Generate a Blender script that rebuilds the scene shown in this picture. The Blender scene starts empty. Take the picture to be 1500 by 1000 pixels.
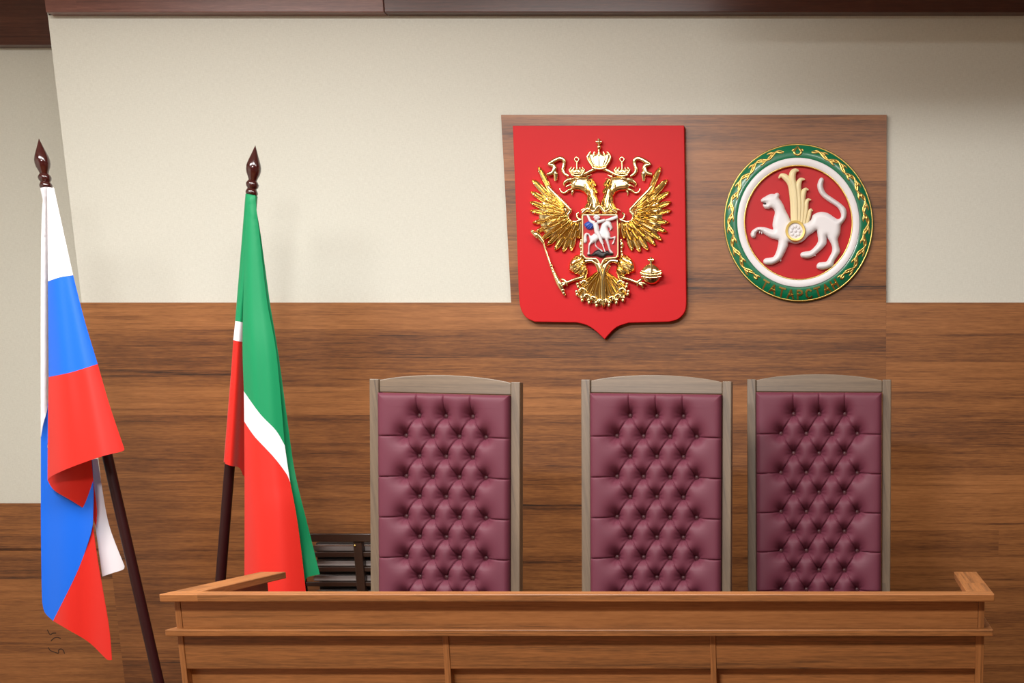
import bpy, bmesh, math, random
from mathutils import Vector, Matrix
from mathutils.geometry import delaunay_2d_cdt
random.seed(7)
S = bpy.context.scene
COL = S.collection
PI = math.pi

# ------------------------------------------------------------------ camera
F = 2000.0; T = 0.22
PIT = math.atan(T); SP, CP = math.sin(PIT), math.cos(PIT)
CX, CY = 1273.0, 640.0 + F * T
EYE = 1.72
cd = bpy.data.cameras.new('camera'); cam = bpy.data.objects.new('camera', cd); COL.objects.link(cam)
cam.location = (0, 0, EYE); cam.rotation_euler = (PI / 2 - PIT, 0, 0)
cd.sensor_width = 36; cd.lens = F / 1500 * 36
cd.shift_x = -(CX - 750) / 1500; cd.shift_y = (CY - 500) / 1500
cd.clip_start = 0.05; cd.clip_end = 60
S.camera = cam

def at(px, py, Y):
    """point of the plane y = Y that stands at that place of the photograph"""
    u, v = px - CX, CY - py
    k = Y / (F * CP + v * SP)
    return Vector((u * k, Y, EYE + (-F * SP + v * CP) * k))

# depths (metres from the camera) and levels
Y_BENCH, Y_CHAIR, Y_FLAG, Y_WALL, Y_RECESS = 3.85, 4.98, 5.40, 5.88, 6.35
Y_PANEL = Y_WALL - 0.015
PODIUM = 0.40
CEIL = 3.78

# ------------------------------------------------------------------ materials
def lin(c):
    return tuple(((v / 255) / 12.92 if v / 255 <= 0.04045 else ((v / 255 + 0.055) / 1.055) ** 2.4) for v in c) + (1,)

def mat(name, rgb, rough=0.5, metal=0.0, spec=0.5, sheen=0.0, coat=0.0):
    m = bpy.data.materials.new(name); m.use_nodes = True
    b = m.node_tree.nodes['Principled BSDF']
    b.inputs['Base Color'].default_value = lin(rgb)
    b.inputs['Roughness'].default_value = rough
    b.inputs['Metallic'].default_value = metal
    b.inputs['Specular IOR Level'].default_value = spec
    b.inputs['Sheen Weight'].default_value = sheen
    b.inputs['Coat Weight'].default_value = coat
    b.inputs['Coat Roughness'].default_value = 0.08
    return m

class N:
    def __init__(s, m): s.m = m; s.t = m.node_tree; s.b = s.t.nodes['Principled BSDF']
    def n(s, typ, **kw):
        x = s.t.nodes.new(typ)
        for k, v in kw.items():
            if k in x.inputs: x.inputs[k].default_value = v
            else: setattr(x, k, v)
        return x
    def l(s, a, b): s.t.links.new(a, b)
    def math(s, op, a, b=None, c=None):
        x = s.t.nodes.new('ShaderNodeMath'); x.operation = op
        for i, v in enumerate((a, b, c)):
            if v is None: continue
            if isinstance(v, (int, float)): x.inputs[i].default_value = v
            else: s.l(v, x.inputs[i])
        return x.outputs[0]
    def comb(s, x, y, z):
        c = s.t.nodes.new('ShaderNodeCombineXYZ')
        for i, v in enumerate((x, y, z)):
            if isinstance(v, (int, float)): c.inputs[i].default_value = v
            else: s.l(v, c.inputs[i])
        return c.outputs[0]
    def noise(s, vec, scale=1.0, detail=4.0, rough=0.55, dist=0.0):
        x = s.n('ShaderNodeTexNoise', Scale=scale, Detail=detail, Roughness=rough, Distortion=dist)
        s.l(vec, x.inputs['Vector']); return x.outputs['Fac']
    def bump(s, h, strength=0.2, dist=0.002):
        b = s.n('ShaderNodeBump', Strength=strength, Distance=dist)
        s.l(h, b.inputs['Height']); s.l(b.outputs['Normal'], s.b.inputs['Normal'])

def wood(name, ramp, axis='X', strip=0.105, length=1.7, seed=0.0, rough=0.42, plank=0.35, grain=1.0, coat=0.0, spec=0.5):
    """laminate with long grain along one axis, in strips of slightly different tone"""
    m = mat(name, (128, 80, 50), rough, coat=coat, spec=spec); q = N(m)
    tc = q.n('ShaderNodeTexCoord'); sep = q.n('ShaderNodeSeparateXYZ'); q.l(tc.outputs['Object'], sep.inputs[0])
    X, Yc, Z = sep.outputs[0], sep.outputs[1], sep.outputs[2]
    if axis == 'X': a, b = X, q.math('ADD', Z, Yc)
    elif axis == 'Z': a, b = Z, q.math('ADD', X, Yc)
    else: a, b = Yc, q.math('ADD', X, Z)
    a = q.math('ADD', a, seed); b = q.math('ADD', b, seed * 1.37 + 0.03)
    row = q.math('FLOOR', q.math('DIVIDE', b, strip))
    w1 = q.n('ShaderNodeTexWhiteNoise', noise_dimensions='1D'); q.l(row, w1.inputs['W'])
    cell = q.math('FLOOR', q.math('ADD', q.math('DIVIDE', a, length), q.math('MULTIPLY', w1.outputs['Value'], 5.0)))
    w2 = q.n('ShaderNodeTexWhiteNoise', noise_dimensions='2D'); q.l(q.comb(row, cell, 0), w2.inputs['Vector'])
    tone = w2.outputs['Value']
    off = q.math('MULTIPLY', tone, 31.0)
    # broad figure, fine fibre, dark streaks
    v1 = q.comb(q.math('MULTIPLY', a, 0.9), q.math('MULTIPLY', b, 19.0), off)
    n1 = q.noise(v1, 1.0, 5.0, 0.6, 0.6)
    v2 = q.comb(q.math('MULTIPLY', a, 7.0), q.math('MULTIPLY', b, 170.0), off)
    n2 = q.noise(v2, 1.0, 3.0, 0.6)
    v3 = q.comb(q.math('MULTIPLY', a, 0.7), q.math('MULTIPLY', b, 42.0), q.math('ADD', off, 7.7))
    n3 = q.noise(v3, 1.0, 4.0, 0.65, 0.8)
    v4 = q.comb(q.math('MULTIPLY', a, 26.0), q.math('MULTIPLY', b, 260.0), 3.0)
    n4 = q.noise(v4, 1.0, 2.0, 0.5)
    st = q.n('ShaderNodeMapRange'); st.inputs['From Min'].default_value = 0.56; st.inputs['From Max'].default_value = 0.74
    q.l(n3, st.inputs['Value'])
    f = q.math('ADD', q.math('MULTIPLY', n1, 0.62), 0.06)
    f = q.math('ADD', f, q.math('MULTIPLY', q.math('SUBTRACT', n2, 0.5), 0.6 * grain))
    f = q.math('ADD', f, q.math('MULTIPLY', q.math('SUBTRACT', n4, 0.5), 0.34 * grain))
    f = q.math('ADD', f, q.math('MULTIPLY', q.math('SUBTRACT', tone, 0.5), plank))
    f = q.math('SUBTRACT', f, q.math('MULTIPLY', st.outputs[0], 0.30))
    f = q.math('ADD', f, 0.12)
    cr = q.n('ShaderNodeValToRGB'); e = cr.color_ramp.elements
    for i, (p, c) in enumerate(ramp):
        x = e[i] if i < 2 else e.new(p)
        x.position = p; x.color = lin(c)
    q.l(f, cr.inputs[0]); q.l(cr.outputs[0], q.b.inputs['Base Color'])
    q.bump(n2, 0.08, 0.0006)
    return m

RAMP_WALL = [(0.08, (50, 29, 16)), (0.95, (190, 124, 71)), (0.30, (104, 60, 28)), (0.53, (141, 88, 44)), (0.74, (163, 105, 57))]
RAMP_BENCH = [(0.05, (78, 47, 23)), (0.95, (196, 134, 79)), (0.33, (128, 80, 40)), (0.53, (155, 98, 51)), (0.75, (172, 112, 62))]
RAMP_DARK = [(0.05, (46, 22, 16)), (0.95, (112, 66, 48)), (0.5, (80, 43, 32))]
RAMP_GREY = [(0.08, (54, 44, 36)), (0.92, (150, 127, 100)), (0.35, (90, 75, 61)), (0.6, (118, 99, 79))]
M = {}
M['wall_wood'] = wood('walnut laminate', RAMP_WALL, 'X', strip=0.115, length=40, plank=0.22, seed=0.0)
M['wall_wood_b'] = wood('walnut laminate right panel', RAMP_WALL, 'X', strip=0.115, length=40, plank=0.22, seed=3.37)
M['board_wood'] = wood('walnut laminate board', RAMP_WALL, 'X', strip=0.115, length=40, plank=0.22, seed=9.21, rough=0.36)
M['recess_wood'] = wood('walnut laminate recess', RAMP_WALL, 'X', strip=0.115, length=40, plank=0.22, seed=5.9)
M['cornice_sheen'] = wood('walnut cornice', [(0.05, (66, 38, 32)), (0.95, (150, 104, 90)), (0.5, (112, 70, 60))], 'X', strip=0.5, length=6, seed=1.7, rough=0.3, plank=0.05)  # lighter pinkish ramp paints the reflected sheen on the left length
M['cornice'] = wood('dark walnut cornice', RAMP_DARK, 'X', strip=0.5, length=6, seed=1.1, rough=0.3, plank=0.05)
M['bench_x'] = wood('bench walnut along', RAMP_BENCH, 'X', strip=0.16, length=40, seed=2.2, plank=0.2)
M['bench_x2'] = wood('bench walnut along second', RAMP_BENCH, 'X', strip=0.15, length=40, seed=12.2, plank=0.2)
M['bench_y'] = wood('bench walnut deep', RAMP_BENCH, 'Y', strip=0.3, length=2.2, seed=4.4, plank=0.1)
M['bench_z'] = wood('bench walnut upright', RAMP_BENCH, 'Z', strip=0.2, length=2.2, seed=6.6, plank=0.1)
M['grey_z'] = wood('greyed stained beech upright', RAMP_GREY, 'Z', strip=0.4, length=9, seed=1.6, plank=0.05, grain=0.45, rough=0.4)
M['grey_x'] = wood('greyed stained beech along', RAMP_GREY, 'X', strip=0.4, length=9, seed=2.9, plank=0.05, grain=0.45, rough=0.4)
M['grille'] = wood('dark brown lacquered wood', [(0.1, (30, 16, 9)), (0.9, (64, 37, 22)), (0.5, (47, 26, 15))], 'X', strip=0.5, length=5, seed=0.4, plank=0.05, grain=0.4, rough=0.35)
M['radiator_shade'] = mat('painted gap shade', (34, 26, 22), 0.8)  # near-black colour for the shade in the screen gaps
M['radiator'] = mat('grey radiator enamel', (158, 146, 142), 0.45)

def wallpaper():
    m = mat('beige woven wallpaper', (215, 208, 190), 0.75, spec=0.25); q = N(m)
    tc = q.n('ShaderNodeTexCoord'); sep = q.n('ShaderNodeSeparateXYZ'); q.l(tc.outputs['Object'], sep.inputs[0])
    h = q.math('ADD', sep.outputs[0], sep.outputs[1])
    a = q.noise(q.comb(q.math('MULTIPLY', h, 60.0), 0.0, q.math('MULTIPLY', sep.outputs[2], 420.0)), 1, 3, 0.6)
    b = q.noise(q.comb(q.math('MULTIPLY', h, 420.0), 0.0, q.math('MULTIPLY', sep.outputs[2], 60.0)), 1, 3, 0.6)
    w = q.math('ADD', q.math('MULTIPLY', a, 0.5), q.math('MULTIPLY', b, 0.5))
    cr = q.n('ShaderNodeValToRGB'); e = cr.color_ramp.elements
    e[0].position = 0.3; e[0].color = lin((204, 202, 190)); e[1].position = 0.7; e[1].color = lin((222, 221, 210))
    q.l(w, cr.inputs[0]); q.l(cr.outputs[0], q.b.inputs['Base Color']); q.bump(w, 0.25, 0.001)
    return m
M['paper'] = wallpaper()
M['far_wall'] = mat('taupe wall', (146, 132, 116), 0.8)
M['ceiling'] = mat('white ceiling', (232, 230, 224), 0.9)
M['floor'] = wood('oak floor', [(0.1, (96, 66, 42)), (0.9, (160, 120, 84)), (0.5, (130, 94, 62))], 'Y', strip=0.12, length=1.2, seed=8, rough=0.4)
M['carpet'] = mat('brown podium carpet', (92, 66, 54), 0.95)
M['cherry'] = mat('dark cherry lacquer', (58, 12, 12), 0.16, coat=1.0)
M['pole'] = mat('dark cherry pole', (44, 9, 11), 0.4, coat=0.0, spec=0.3)
def cloth(name, rgb):
    m = mat(name, rgb, 0.5, spec=0.35, sheen=0.15); q = N(m)
    tc = q.n('ShaderNodeTexCoord')
    q.bump(q.noise(tc.outputs['Object'], 700.0, 2.0), 0.06, 0.001)
    mp = q.n('ShaderNodeMapping'); mp.inputs['Scale'].default_value = (34, 34, 3)
    q.l(tc.outputs['Object'], mp.inputs['Vector'])
    return m
M['f_white'] = cloth('white flag satin', (240, 238, 244))
M['f_blue'] = cloth('blue flag satin', (0, 104, 232))
M['f_red'] = cloth('red flag satin', (218, 33, 20))
M['f_green'] = cloth('green flag satin', (0, 142, 88))
M['f_red2'] = cloth('warm red flag satin', (220, 36, 23))
M['shield_red'] = mat('red painted shield', (204, 22, 28), 0.48, spec=0.22)
M['gold'] = mat('polished gold', (250, 226, 168), 0.15, metal=1.0)
M['gold_matte'] = mat('satin gold', (226, 192, 110), 0.3, metal=1.0)
M['pale_gold'] = mat('pale gold rim', (240, 224, 176), 0.3, metal=0.6)
M['red_enamel'] = mat('red enamel field', (190, 20, 26), 0.4, spec=0.3)
M['white_relief'] = mat('white painted relief', (236, 232, 234), 0.38)
M['blue_relief'] = mat('blue painted cape', (44, 84, 178), 0.35)
M['black_relief'] = mat('black painted dragon', (32, 28, 30), 0.4)
M['green_ring'] = mat('green enamel ring', (0, 112, 74), 0.28, coat=0.3)
M['cream'] = mat('cream gilded wing', (240, 222, 172), 0.38)
M['cream_gold'] = mat('yellow gilded ring', (232, 200, 112), 0.35, metal=0.3)
M['ink'] = mat('dark ink', (58, 34, 18), 0.7)
def leather():
    m = mat('burgundy leather', (100, 46, 61), 0.52, spec=0.26); q = N(m)
    tc = q.n('ShaderNodeTexCoord')
    v = q.n('ShaderNodeTexVoronoi', Scale=420.0); q.l(tc.outputs['Object'], v.inputs['Vector'])
    q.bump(v.outputs['Distance'], 0.10, 0.0008)
    return m
M['leather'] = leather()
M['button'] = mat('burgundy leather button', (102, 56, 64), 0.42)

# ------------------------------------------------------------------ object helpers
def tag(o, label=None, cat=None, group=None, kind=None):
    for k, v in (('label', label), ('category', cat), ('group', group), ('kind', kind)):
        if v: o[k] = v
    return o
def empty(name, loc, label, cat, group=None):
    o = bpy.data.objects.new(name, None); COL.objects.link(o); o.location = loc; o.empty_display_size = 0.1
    return tag(o, label, cat, group)
def wloc(o):
    v = Vector((0, 0, 0))
    while o is not None: v += o.location; o = o.parent
    return v

class MB:
    """collects shapes in room coordinates, then links them as one mesh object"""
    def __init__(s): s.v = []; s.f = []; s.mi = []; s.cur = 0
    def add(s, vs, fs):
        k = len(s.v); s.v += [Vector(p) for p in vs]
        for f in fs: s.f.append(tuple(i + k for i in f)); s.mi.append(s.cur)
        return s
    def box(s, x0, x1, y0, y1, z0, z1):
        return s.add([(x, y, z) for z in (z0, z1) for y in (y0, y1) for x in (x0, x1)],
                     [(0, 2, 3, 1), (4, 5, 7, 6), (0, 1, 5, 4), (2, 6, 7, 3), (0, 4, 6, 2), (1, 3, 7, 5)])
    def prism(s, pts, y0, y1):
        """outline in x, z extruded along y (y0 in front)"""
        n = len(pts)
        vs = [(p[0], y0, p[1]) for p in pts] + [(p[0], y1, p[1]) for p in pts]
        fs = [tuple(range(n)), tuple(range(2 * n - 1, n - 1, -1))]
        fs += [(i, (i + 1) % n + 0, (i + 1) % n + n, i + n)[::-1] for i in range(n)]
        return s.add(vs, fs)
    def loft(s, rings, cap=True):
        n = len(rings[0]); vs = [p for r in rings for p in r]; fs = []
        for j in range(len(rings) - 1):
            for i in range(n):
                a, b = j * n + i, j * n + (i + 1) % n
                fs.append((a, b, b + n, a + n))
        if cap: fs.append(tuple(range(n))[::-1]); fs.append(tuple(range((len(rings) - 1) * n, len(rings) * n)))
        return s.add(vs, fs)
    def ball(s, c, r, n=12, sq=(1, 1, 1)):
        rings = []
        for j in range(1, n // 2):
            a = PI * j / (n // 2)
            rings.append([(c[0] + sq[0] * r * math.sin(a) * math.cos(2 * PI * i / n), c[1] + sq[1] * r * math.sin(a) * math.sin(2 * PI * i / n), c[2] + sq[2] * r * math.cos(a)) for i in range(n)])
        s.loft(rings)
        return s
    def rod(s, p0, p1, r0, r1=None, n=20):
        r1 = r0 if r1 is None else r1
        return s.lathe(p0, p1, [(0, r0), (1, r1)], n)
    def lathe(s, p0, p1, prof, n=28):
        """profile (fraction along p0-p1, radius)"""
        p0, p1 = Vector(p0), Vector(p1); d = p1 - p0; t = d.normalized()
        a = t.orthogonal().normalized(); b = t.cross(a)
        rings = [[p0 + d * f + (a * math.cos(2 * PI * i / n) + b * math.sin(2 * PI * i / n)) * max(r, 1e-5) for i in range(n)] for f, r in prof]
        return s.loft(rings)
    def build(s, name, m, parent=None, bevel=0.0, smooth=None, solid=0.0, seg=2, weld=0.0):
        o0 = wloc(parent) if parent is not None else Vector((0, 0, 0))
        me = bpy.data.meshes.new(name)
        me.from_pydata([p - o0 for p in s.v], [], s.f)
        ms = m if isinstance(m, (list, tuple)) else [m]
        for x in ms: me.materials.append(x)
        for p, i in zip(me.polygons, s.mi): p.material_index = min(i, len(ms) - 1)
        bm = bmesh.new(); bm.from_mesh(me)
        if weld: bmesh.ops.remove_doubles(bm, verts=bm.verts, dist=weld)
        bmesh.ops.recalc_face_normals(bm, faces=bm.faces); bm.to_mesh(me); bm.free()
        me.validate(); me.update()
        if smooth is not None:
            for p in me.polygons: p.use_smooth = True
            if smooth < 179: me.set_sharp_from_angle(angle=math.radians(smooth))
        o = bpy.data.objects.new(name, me); COL.objects.link(o); o.parent = parent
        if bevel:
            b = o.modifiers.new('bevel', 'BEVEL'); b.width = bevel; b.segments = seg; b.limit_method = 'ANGLE'
            b.angle_limit = math.radians(40)
        if solid:
            q = o.modifiers.new('thickness', 'SOLIDIFY'); q.thickness = solid; q.offset = 0; q.use_rim = False
        return o

def recentre(o):
    """origin of a parentless mesh at the bottom centre of its bounds"""
    me = o.data; vs = [v.co for v in me.vertices]
    c = Vector(((min(v.x for v in vs) + max(v.x for v in vs)) / 2, (min(v.y for v in vs) + max(v.y for v in vs)) / 2, min(v.z for v in vs)))
    me.transform(Matrix.Translation(-c)); o.location = c
    return o

def cat(pts, n=8, closed=False):
    """smooth line through points"""
    P = [Vector(p) for p in pts]; out = []
    m = len(P)
    for i in range(m if closed else m - 1):
        if closed: a, b, c, d = P[(i - 1) % m], P[i], P[(i + 1) % m], P[(i + 2) % m]
        else: a, b, c, d = P[max(i - 1, 0)], P[i], P[i + 1], P[min(i + 2, m - 1)]
        for k in range(n):
            t = k / n
            out.append(0.5 * ((2 * b) + (c - a) * t + (2 * a - 5 * b + 4 * c - d) * t * t + (3 * b - a - 3 * c + d) * t ** 3))
    if not closed: out.append(P[-1])
    return out

def segd(p, a, b):
    ab = b - a; l = ab.length_squared
    t = 0 if l == 0 else max(0, min(1, (p - a).dot(ab) / l))
    return (p - (a + ab * t)).length
def inside(p, poly):
    r = False; n = len(poly); j = n - 1
    for i in range(n):
        a, b = poly[i], poly[j]
        if (a.y > p.y) != (b.y > p.y) and p.x < (b.x - a.x) * (p.y - a.y) / (b.y - a.y) + a.x: r = not r
        j = i
    return r
def dedupe(poly):
    out = []
    for p in poly:
        if not out or (p - out[-1]).length > 0.05: out.append(p)
    if (out[0] - out[-1]).length < 0.05: out.pop()
    return out
def patch(mb, poly, depth, step=2.0, skirt=None):
    """fills an outline with a fine triangulated surface at depth(x, y, distance to the outline)"""
    poly = dedupe([Vector((p[0], p[1])) for p in poly]); n = len(poly)
    pts = list(poly)
    x0, x1 = min(p.x for p in poly), max(p.x for p in poly); y0, y1 = min(p.y for p in poly), max(p.y for p in poly)
    j = 0; y = y0 + step * 0.5
    while y < y1:
        x = x0 + step * (0.5 if j % 2 else 0.0)
        while x < x1:
            p = Vector((x, y))
            if inside(p, poly) and min(segd(p, poly[i], poly[(i + 1) % n]) for i in range(n)) > step * 0.45: pts.append(p)
            x += step
        y += step * 0.87; j += 1
    V, E, Fc, *_ = delaunay_2d_cdt(pts, [], [list(range(n))], 1, 1e-5)
    D = [min(segd(p, poly[i], poly[(i + 1) % n]) for i in range(n)) for p in V]
    vs = [at(p.x, p.y, depth(p.x, p.y, d)) for p, d in zip(V, D)]
    mb.add(vs, Fc)
    if skirt is not None:
        vs = [at(p.x, p.y, depth(p.x, p.y, 0)) for p in poly] + [at(p.x, p.y, skirt) for p in poly]
        mb.add(vs, [(i, (i + 1) % n, (i + 1) % n + n, i + n) for i in range(n)])
    return mb
def dome(Yb, h, r):
    def f(x, y, d):
        t = min(d / r, 1.0); return Yb - h * math.sqrt(max(0, 1 - (1 - t) ** 2))
    return f
def relief(mb, poly, Yb, h, r, step=1.6, lift=0.004):
    return patch(mb, poly, dome(Yb - lift, h, r), step, skirt=Yb + 0.001)

PXM = 352.0   # photograph pixels per metre on the wall at the emblems
def stroke(mb, pts, rad, Yb, flat=0.8, n=5, ns=10, lift=0.0):
    """tapering rounded ribbon along a line on the emblem"""
    P = cat([(p[0], p[1], r) for p, r in zip(pts, rad if isinstance(rad, (list, tuple)) else [rad] * len(pts))], n)
    C = [at(p.x, p.y, Yb - lift) for p in P]; rings = []
    for i, c in enumerate(C):
        t = (C[min(i + 1, len(C) - 1)] - C[max(i - 1, 0)]).normalized()
        s = Vector((0, 1, 0)).cross(t).normalized(); r = max(P[i].z, 0.05) / PXM
        rings.append([c + s * r * math.cos(2 * PI * k / ns) + Vector((0, -1, 0)) * r * flat * math.sin(2 * PI * k / ns) for k in range(ns)])
    mb.loft(rings); return mb
def feather(mb, b, tip, w, Yb, h=0.008, lift=0.0, bend=0.0):
    """one gilded feather with two raised vanes and a groove, from base b to a rounded tip"""
    b, tip = Vector(b), Vector(tip); d = tip - b; L = d.length; u = d / L; nrm = Vector((-u.y, u.x))
    U = [-1, -0.72, -0.3, 0, 0.3, 0.72, 1]; H = [0, 0.75, 1.0, 0.45, 1.0, 0.75, 0]
    prof = [(0, 0.55), (0.15, 0.75), (0.4, 0.95), (0.65, 1.0), (0.82, 0.9), (0.92, 0.68), (0.98, 0.36), (1.0, 0.08)]
    vs = []; fs = []
    for j, (t, ww) in enumerate(prof):
        c = b + u * L * t + nrm * bend * L * math.sin(t * PI * 0.5) ** 2
        for uu, hh in zip(U, H):
            p = c + nrm * uu * w * ww; k = hh * h * (0.55 + 0.45 * math.sin(PI * min(1, 0.25 + t * 0.62)))
            if j == len(prof) - 1: k *= 0.2
            vs.append(at(p.x, p.y, Yb - lift - k))
    m = len(U)
    for j in range(len(prof) - 1):
        for i in range(m - 1): fs.append((j * m + i, j * m + i + 1, (j + 1) * m + i + 1, (j + 1) * m + i))
    k = len(vs)
    for j, (t, ww) in enumerate(prof):
        c = b + u * L * t + nrm * bend * L * math.sin(t * PI * 0.5) ** 2
        for uu in (-1, 1):
            p = c + nrm * uu * w * ww * 0.96; vs.append(at(p.x, p.y, Yb + 0.001))
    for j in range(len(prof) - 1):
        fs.append((j * m, (j + 1) * m, k + 2 * j + 2, k + 2 * j)); fs.append((j * m + m - 1, k + 2 * j + 1, k + 2 * j + 3, (j + 1) * m + m - 1))
    mb.add(vs, fs); return mb

# ------------------------------------------------------------------ the room
XL, XR, YB = -4.7, 3.4, -3.6
def struct(mb, name, m, bevel=0.0):
    o = mb.build(name, m, None, bevel); return tag(o, kind='structure')
edge_x = at(91, 200, Y_WALL).x          # left end of the wall that stands forward
struct(MB().box(XL, XR, YB, Y_RECESS + 0.2, -0.1, 0), 'floor', M['floor'])
struct(MB().box(XL, XR, YB, Y_RECESS + 0.2, CEIL, CEIL + 0.1), 'ceiling', M['ceiling'])
struct(MB().box(edge_x, XR, Y_WALL, Y_RECESS + 0.2, 0, CEIL), 'wall_back', M['paper'])
struct(MB().box(XL, edge_x, Y_RECESS, Y_RECESS + 0.2, 0, CEIL), 'wall_recess', M['paper'])
struct(MB().box(XL - 0.1, XL, YB, Y_RECESS + 0.2, 0, CEIL), 'wall_left', M['paper'])
struct(MB().box(XR, XR + 0.1, YB, Y_RECESS + 0.2, 0, CEIL), 'wall_right', M['far_wall'])
struct(MB().box(XL, XR, YB - 0.1, YB, 0, CEIL), 'wall_front', M['far_wall'])

z_w = at(600, 443, Y_PANEL).z; seam = at(1298, 470, Y_PANEL).x
struct(MB().box(edge_x, seam, Y_PANEL, Y_WALL, 0, z_w), 'trim_1', M['wall_wood'], 0.0)
struct(MB().box(seam + 0.0002, XR, Y_PANEL, Y_WALL, 0, z_w), 'trim_2', M['wall_wood_b'], 0.0)
YR = Y_RECESS - 0.015
z_r = at(30, 737, YR).z; z_g0 = at(30, 803, YR).z; z_g1 = at(30, 807, YR).z
mb = MB().box(XL, edge_x, YR, Y_RECESS, z_g0, z_r); mb.box(XL, edge_x, YR, Y_RECESS, 0, z_g1); mb.box(XL, edge_x, YR + 0.012, Y_RECESS, z_g1, z_g0)
struct(mb, 'trim_3', M['recess_wood'], 0.001)
# cornices
YC = Y_WALL - 0.05
z_c = at(300, 18, YC).z; xs = at(562, 10, YC).x; xc = at(66, 10, YC).x
struct(MB().box(xc, xs - 0.001, YC, Y_WALL, z_c, CEIL), 'trim_4', M['cornice_sheen'], 0.003)
struct(MB().box(xs + 0.001, XR, YC, Y_WALL, z_c, CEIL), 'trim_5', M['cornice'], 0.003)
struct(MB().box(xc, edge_x, Y_WALL, Y_RECESS, z_c, CEIL), 'trim_6', M['cornice'], 0.003)
YRC = Y_RECESS - 0.05
struct(MB().box(XL, xc, YRC, Y_RECESS, at(30, 66, YRC).z, CEIL), 'trim_7', M['cornice'], 0.003)

# unseen beam, added to shade the upper right of the wall
struct(MB().box(-0.75, XR, 4.75, 4.95, 3.36, CEIL), 'shade_beam', M['ceiling'], 0.002)

# backing board behind the two arms
a, b = at(741, 168, Y_PANEL), at(1299, 168, Y_PANEL)
o = MB().box(at(741, 300, Y_PANEL).x, seam, Y_PANEL, Y_WALL - 0.0006, z_w + 0.0002, a.z).build('backing_board', M['board_wood'], None, 0.0)
recentre(o); tag(o, 'wide walnut board behind the gold eagle shield and round green emblem', 'wall panel')

# podium (below the frame, carries the chairs)
px0, px1 = -2.44, 2.6
mb = MB()
pts = [(-1.935, 3.985), (0.295, 3.985), (0.295, 4.535), (px1, 4.535), (px1, Y_PANEL - 0.003), (px0, Y_PANEL - 0.003), (px0, 4.535), (-1.935, 4.535)]
n = len(pts)
mb.add([(x, y, 0) for x, y in pts] + [(x, y, PODIUM) for x, y in pts],
       [tuple(range(n))[::-1], tuple(range(n, 2 * n))] + [(i, (i + 1) % n, (i + 1) % n + n, i + n) for i in range(n)])
o = mb.build('podium', M['carpet']); tag(o, kind='structure')

# ------------------------------------------------------------------ judges' bench
bench = empty('judges_bench', (-0.82, 4.1, 0), 'long walnut judges bench with two projecting ledges in front of the chairs', 'desk')
zt = at(800, 870, Y_BENCH).z
th = 0.0215
x0, x1 = at(233, 872, Y_BENCH).x, at(1457, 872, Y_BENCH).x
YREAR = 4.51
MB().box(x0, x1, Y_BENCH, Y_BENCH + 0.075, zt - th, zt).build('top_ledge', M['bench_x'], bench, 0.0025)
for xa, xb in ((x0, x0 + 0.083), (x1 - 0.075, x1)):
    MB().box(xa, xb, Y_BENCH + 0.0755, YREAR, zt - th, zt).build('side_ledge', M['bench_y'], bench, 0.0025)
YF = Y_BENCH + 0.04
xl, xr = at(257, 900, YF).x, at(1442, 900, YF).x
zl = at(800, 922.5, Y_BENCH).z
MB().box(xl + 0.018, xr - 0.018, YF, YF + 0.02, zl, zt - th).build('upper_panel', M['bench_x2'], bench, 0.001)
for xa, xb in ((xl, xl + 0.017), (xr - 0.017, xr)):
    MB().box(xa, xb, YF - 0.001, YF + 0.02, zl, zt - th).build('corner_strip', M['bench_z'], bench, 0.001)
    s = -1 if xa == xl else 1
    MB().box(xa, xb, YF + 0.0365, YREAR - 0.04, 0.0, zt - th).build('side_panel', M['bench_y'], bench, 0.001)
tl = 0.0175
zl2 = zl - tl
MB().box(x0 + 0.005, x1 - 0.002, Y_BENCH, YF + 0.02, zl - tl, zl + 0.0005).build('lower_ledge', M['bench_x'], bench, 0.002)
for xa, xb in ((x0 + 0.005, xl - 0.0005), (xr + 0.0005, x1 - 0.002)):
    MB().box(xa, xb, YF + 0.0205, YREAR - 0.04, zl - tl, zl + 0.0005).build('side_moulding', M['bench_y'], bench, 0.002)
st_px = [(259, 271.5), (650, 659), (1040.5, 1049), (1429, 1442)]
sx = [(at(p, 960, YF).x, at(q, 960, YF).x) for p, q in st_px]
sx[0] = (xl, sx[0][1]); sx[3] = (sx[3][0], xr)
z_rail = at(800, 979, YF).z
for xa, xb in sx: MB().box(xa, xb, YF - 0.003, YF + 0.036, 0, zl2).build('stile', M['bench_z'], bench, 0.001)
for i in range(3):
    MB().box(sx[i][1], sx[i + 1][0], YF, YF + 0.036, z_rail, zl2).build('rail', M['bench_x2'], bench, 0.001)
    MB().box(sx[i][1], sx[i + 1][0], YF + 0.026, YF + 0.036, 0.12, z_rail).build('recessed_panel', M['bench_x'], bench)
    MB().box(sx[i][1], sx[i + 1][0], YF, YF + 0.02, 0, 0.12).build('plinth', M['bench_x2'], bench, 0.001)
MB().box(xl + 0.018, xr - 0.018, YF + 0.037, 4.33, PODIUM + 0.7, PODIUM + 0.725).build('worktop', M['bench_x'], bench, 0.002)

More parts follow.
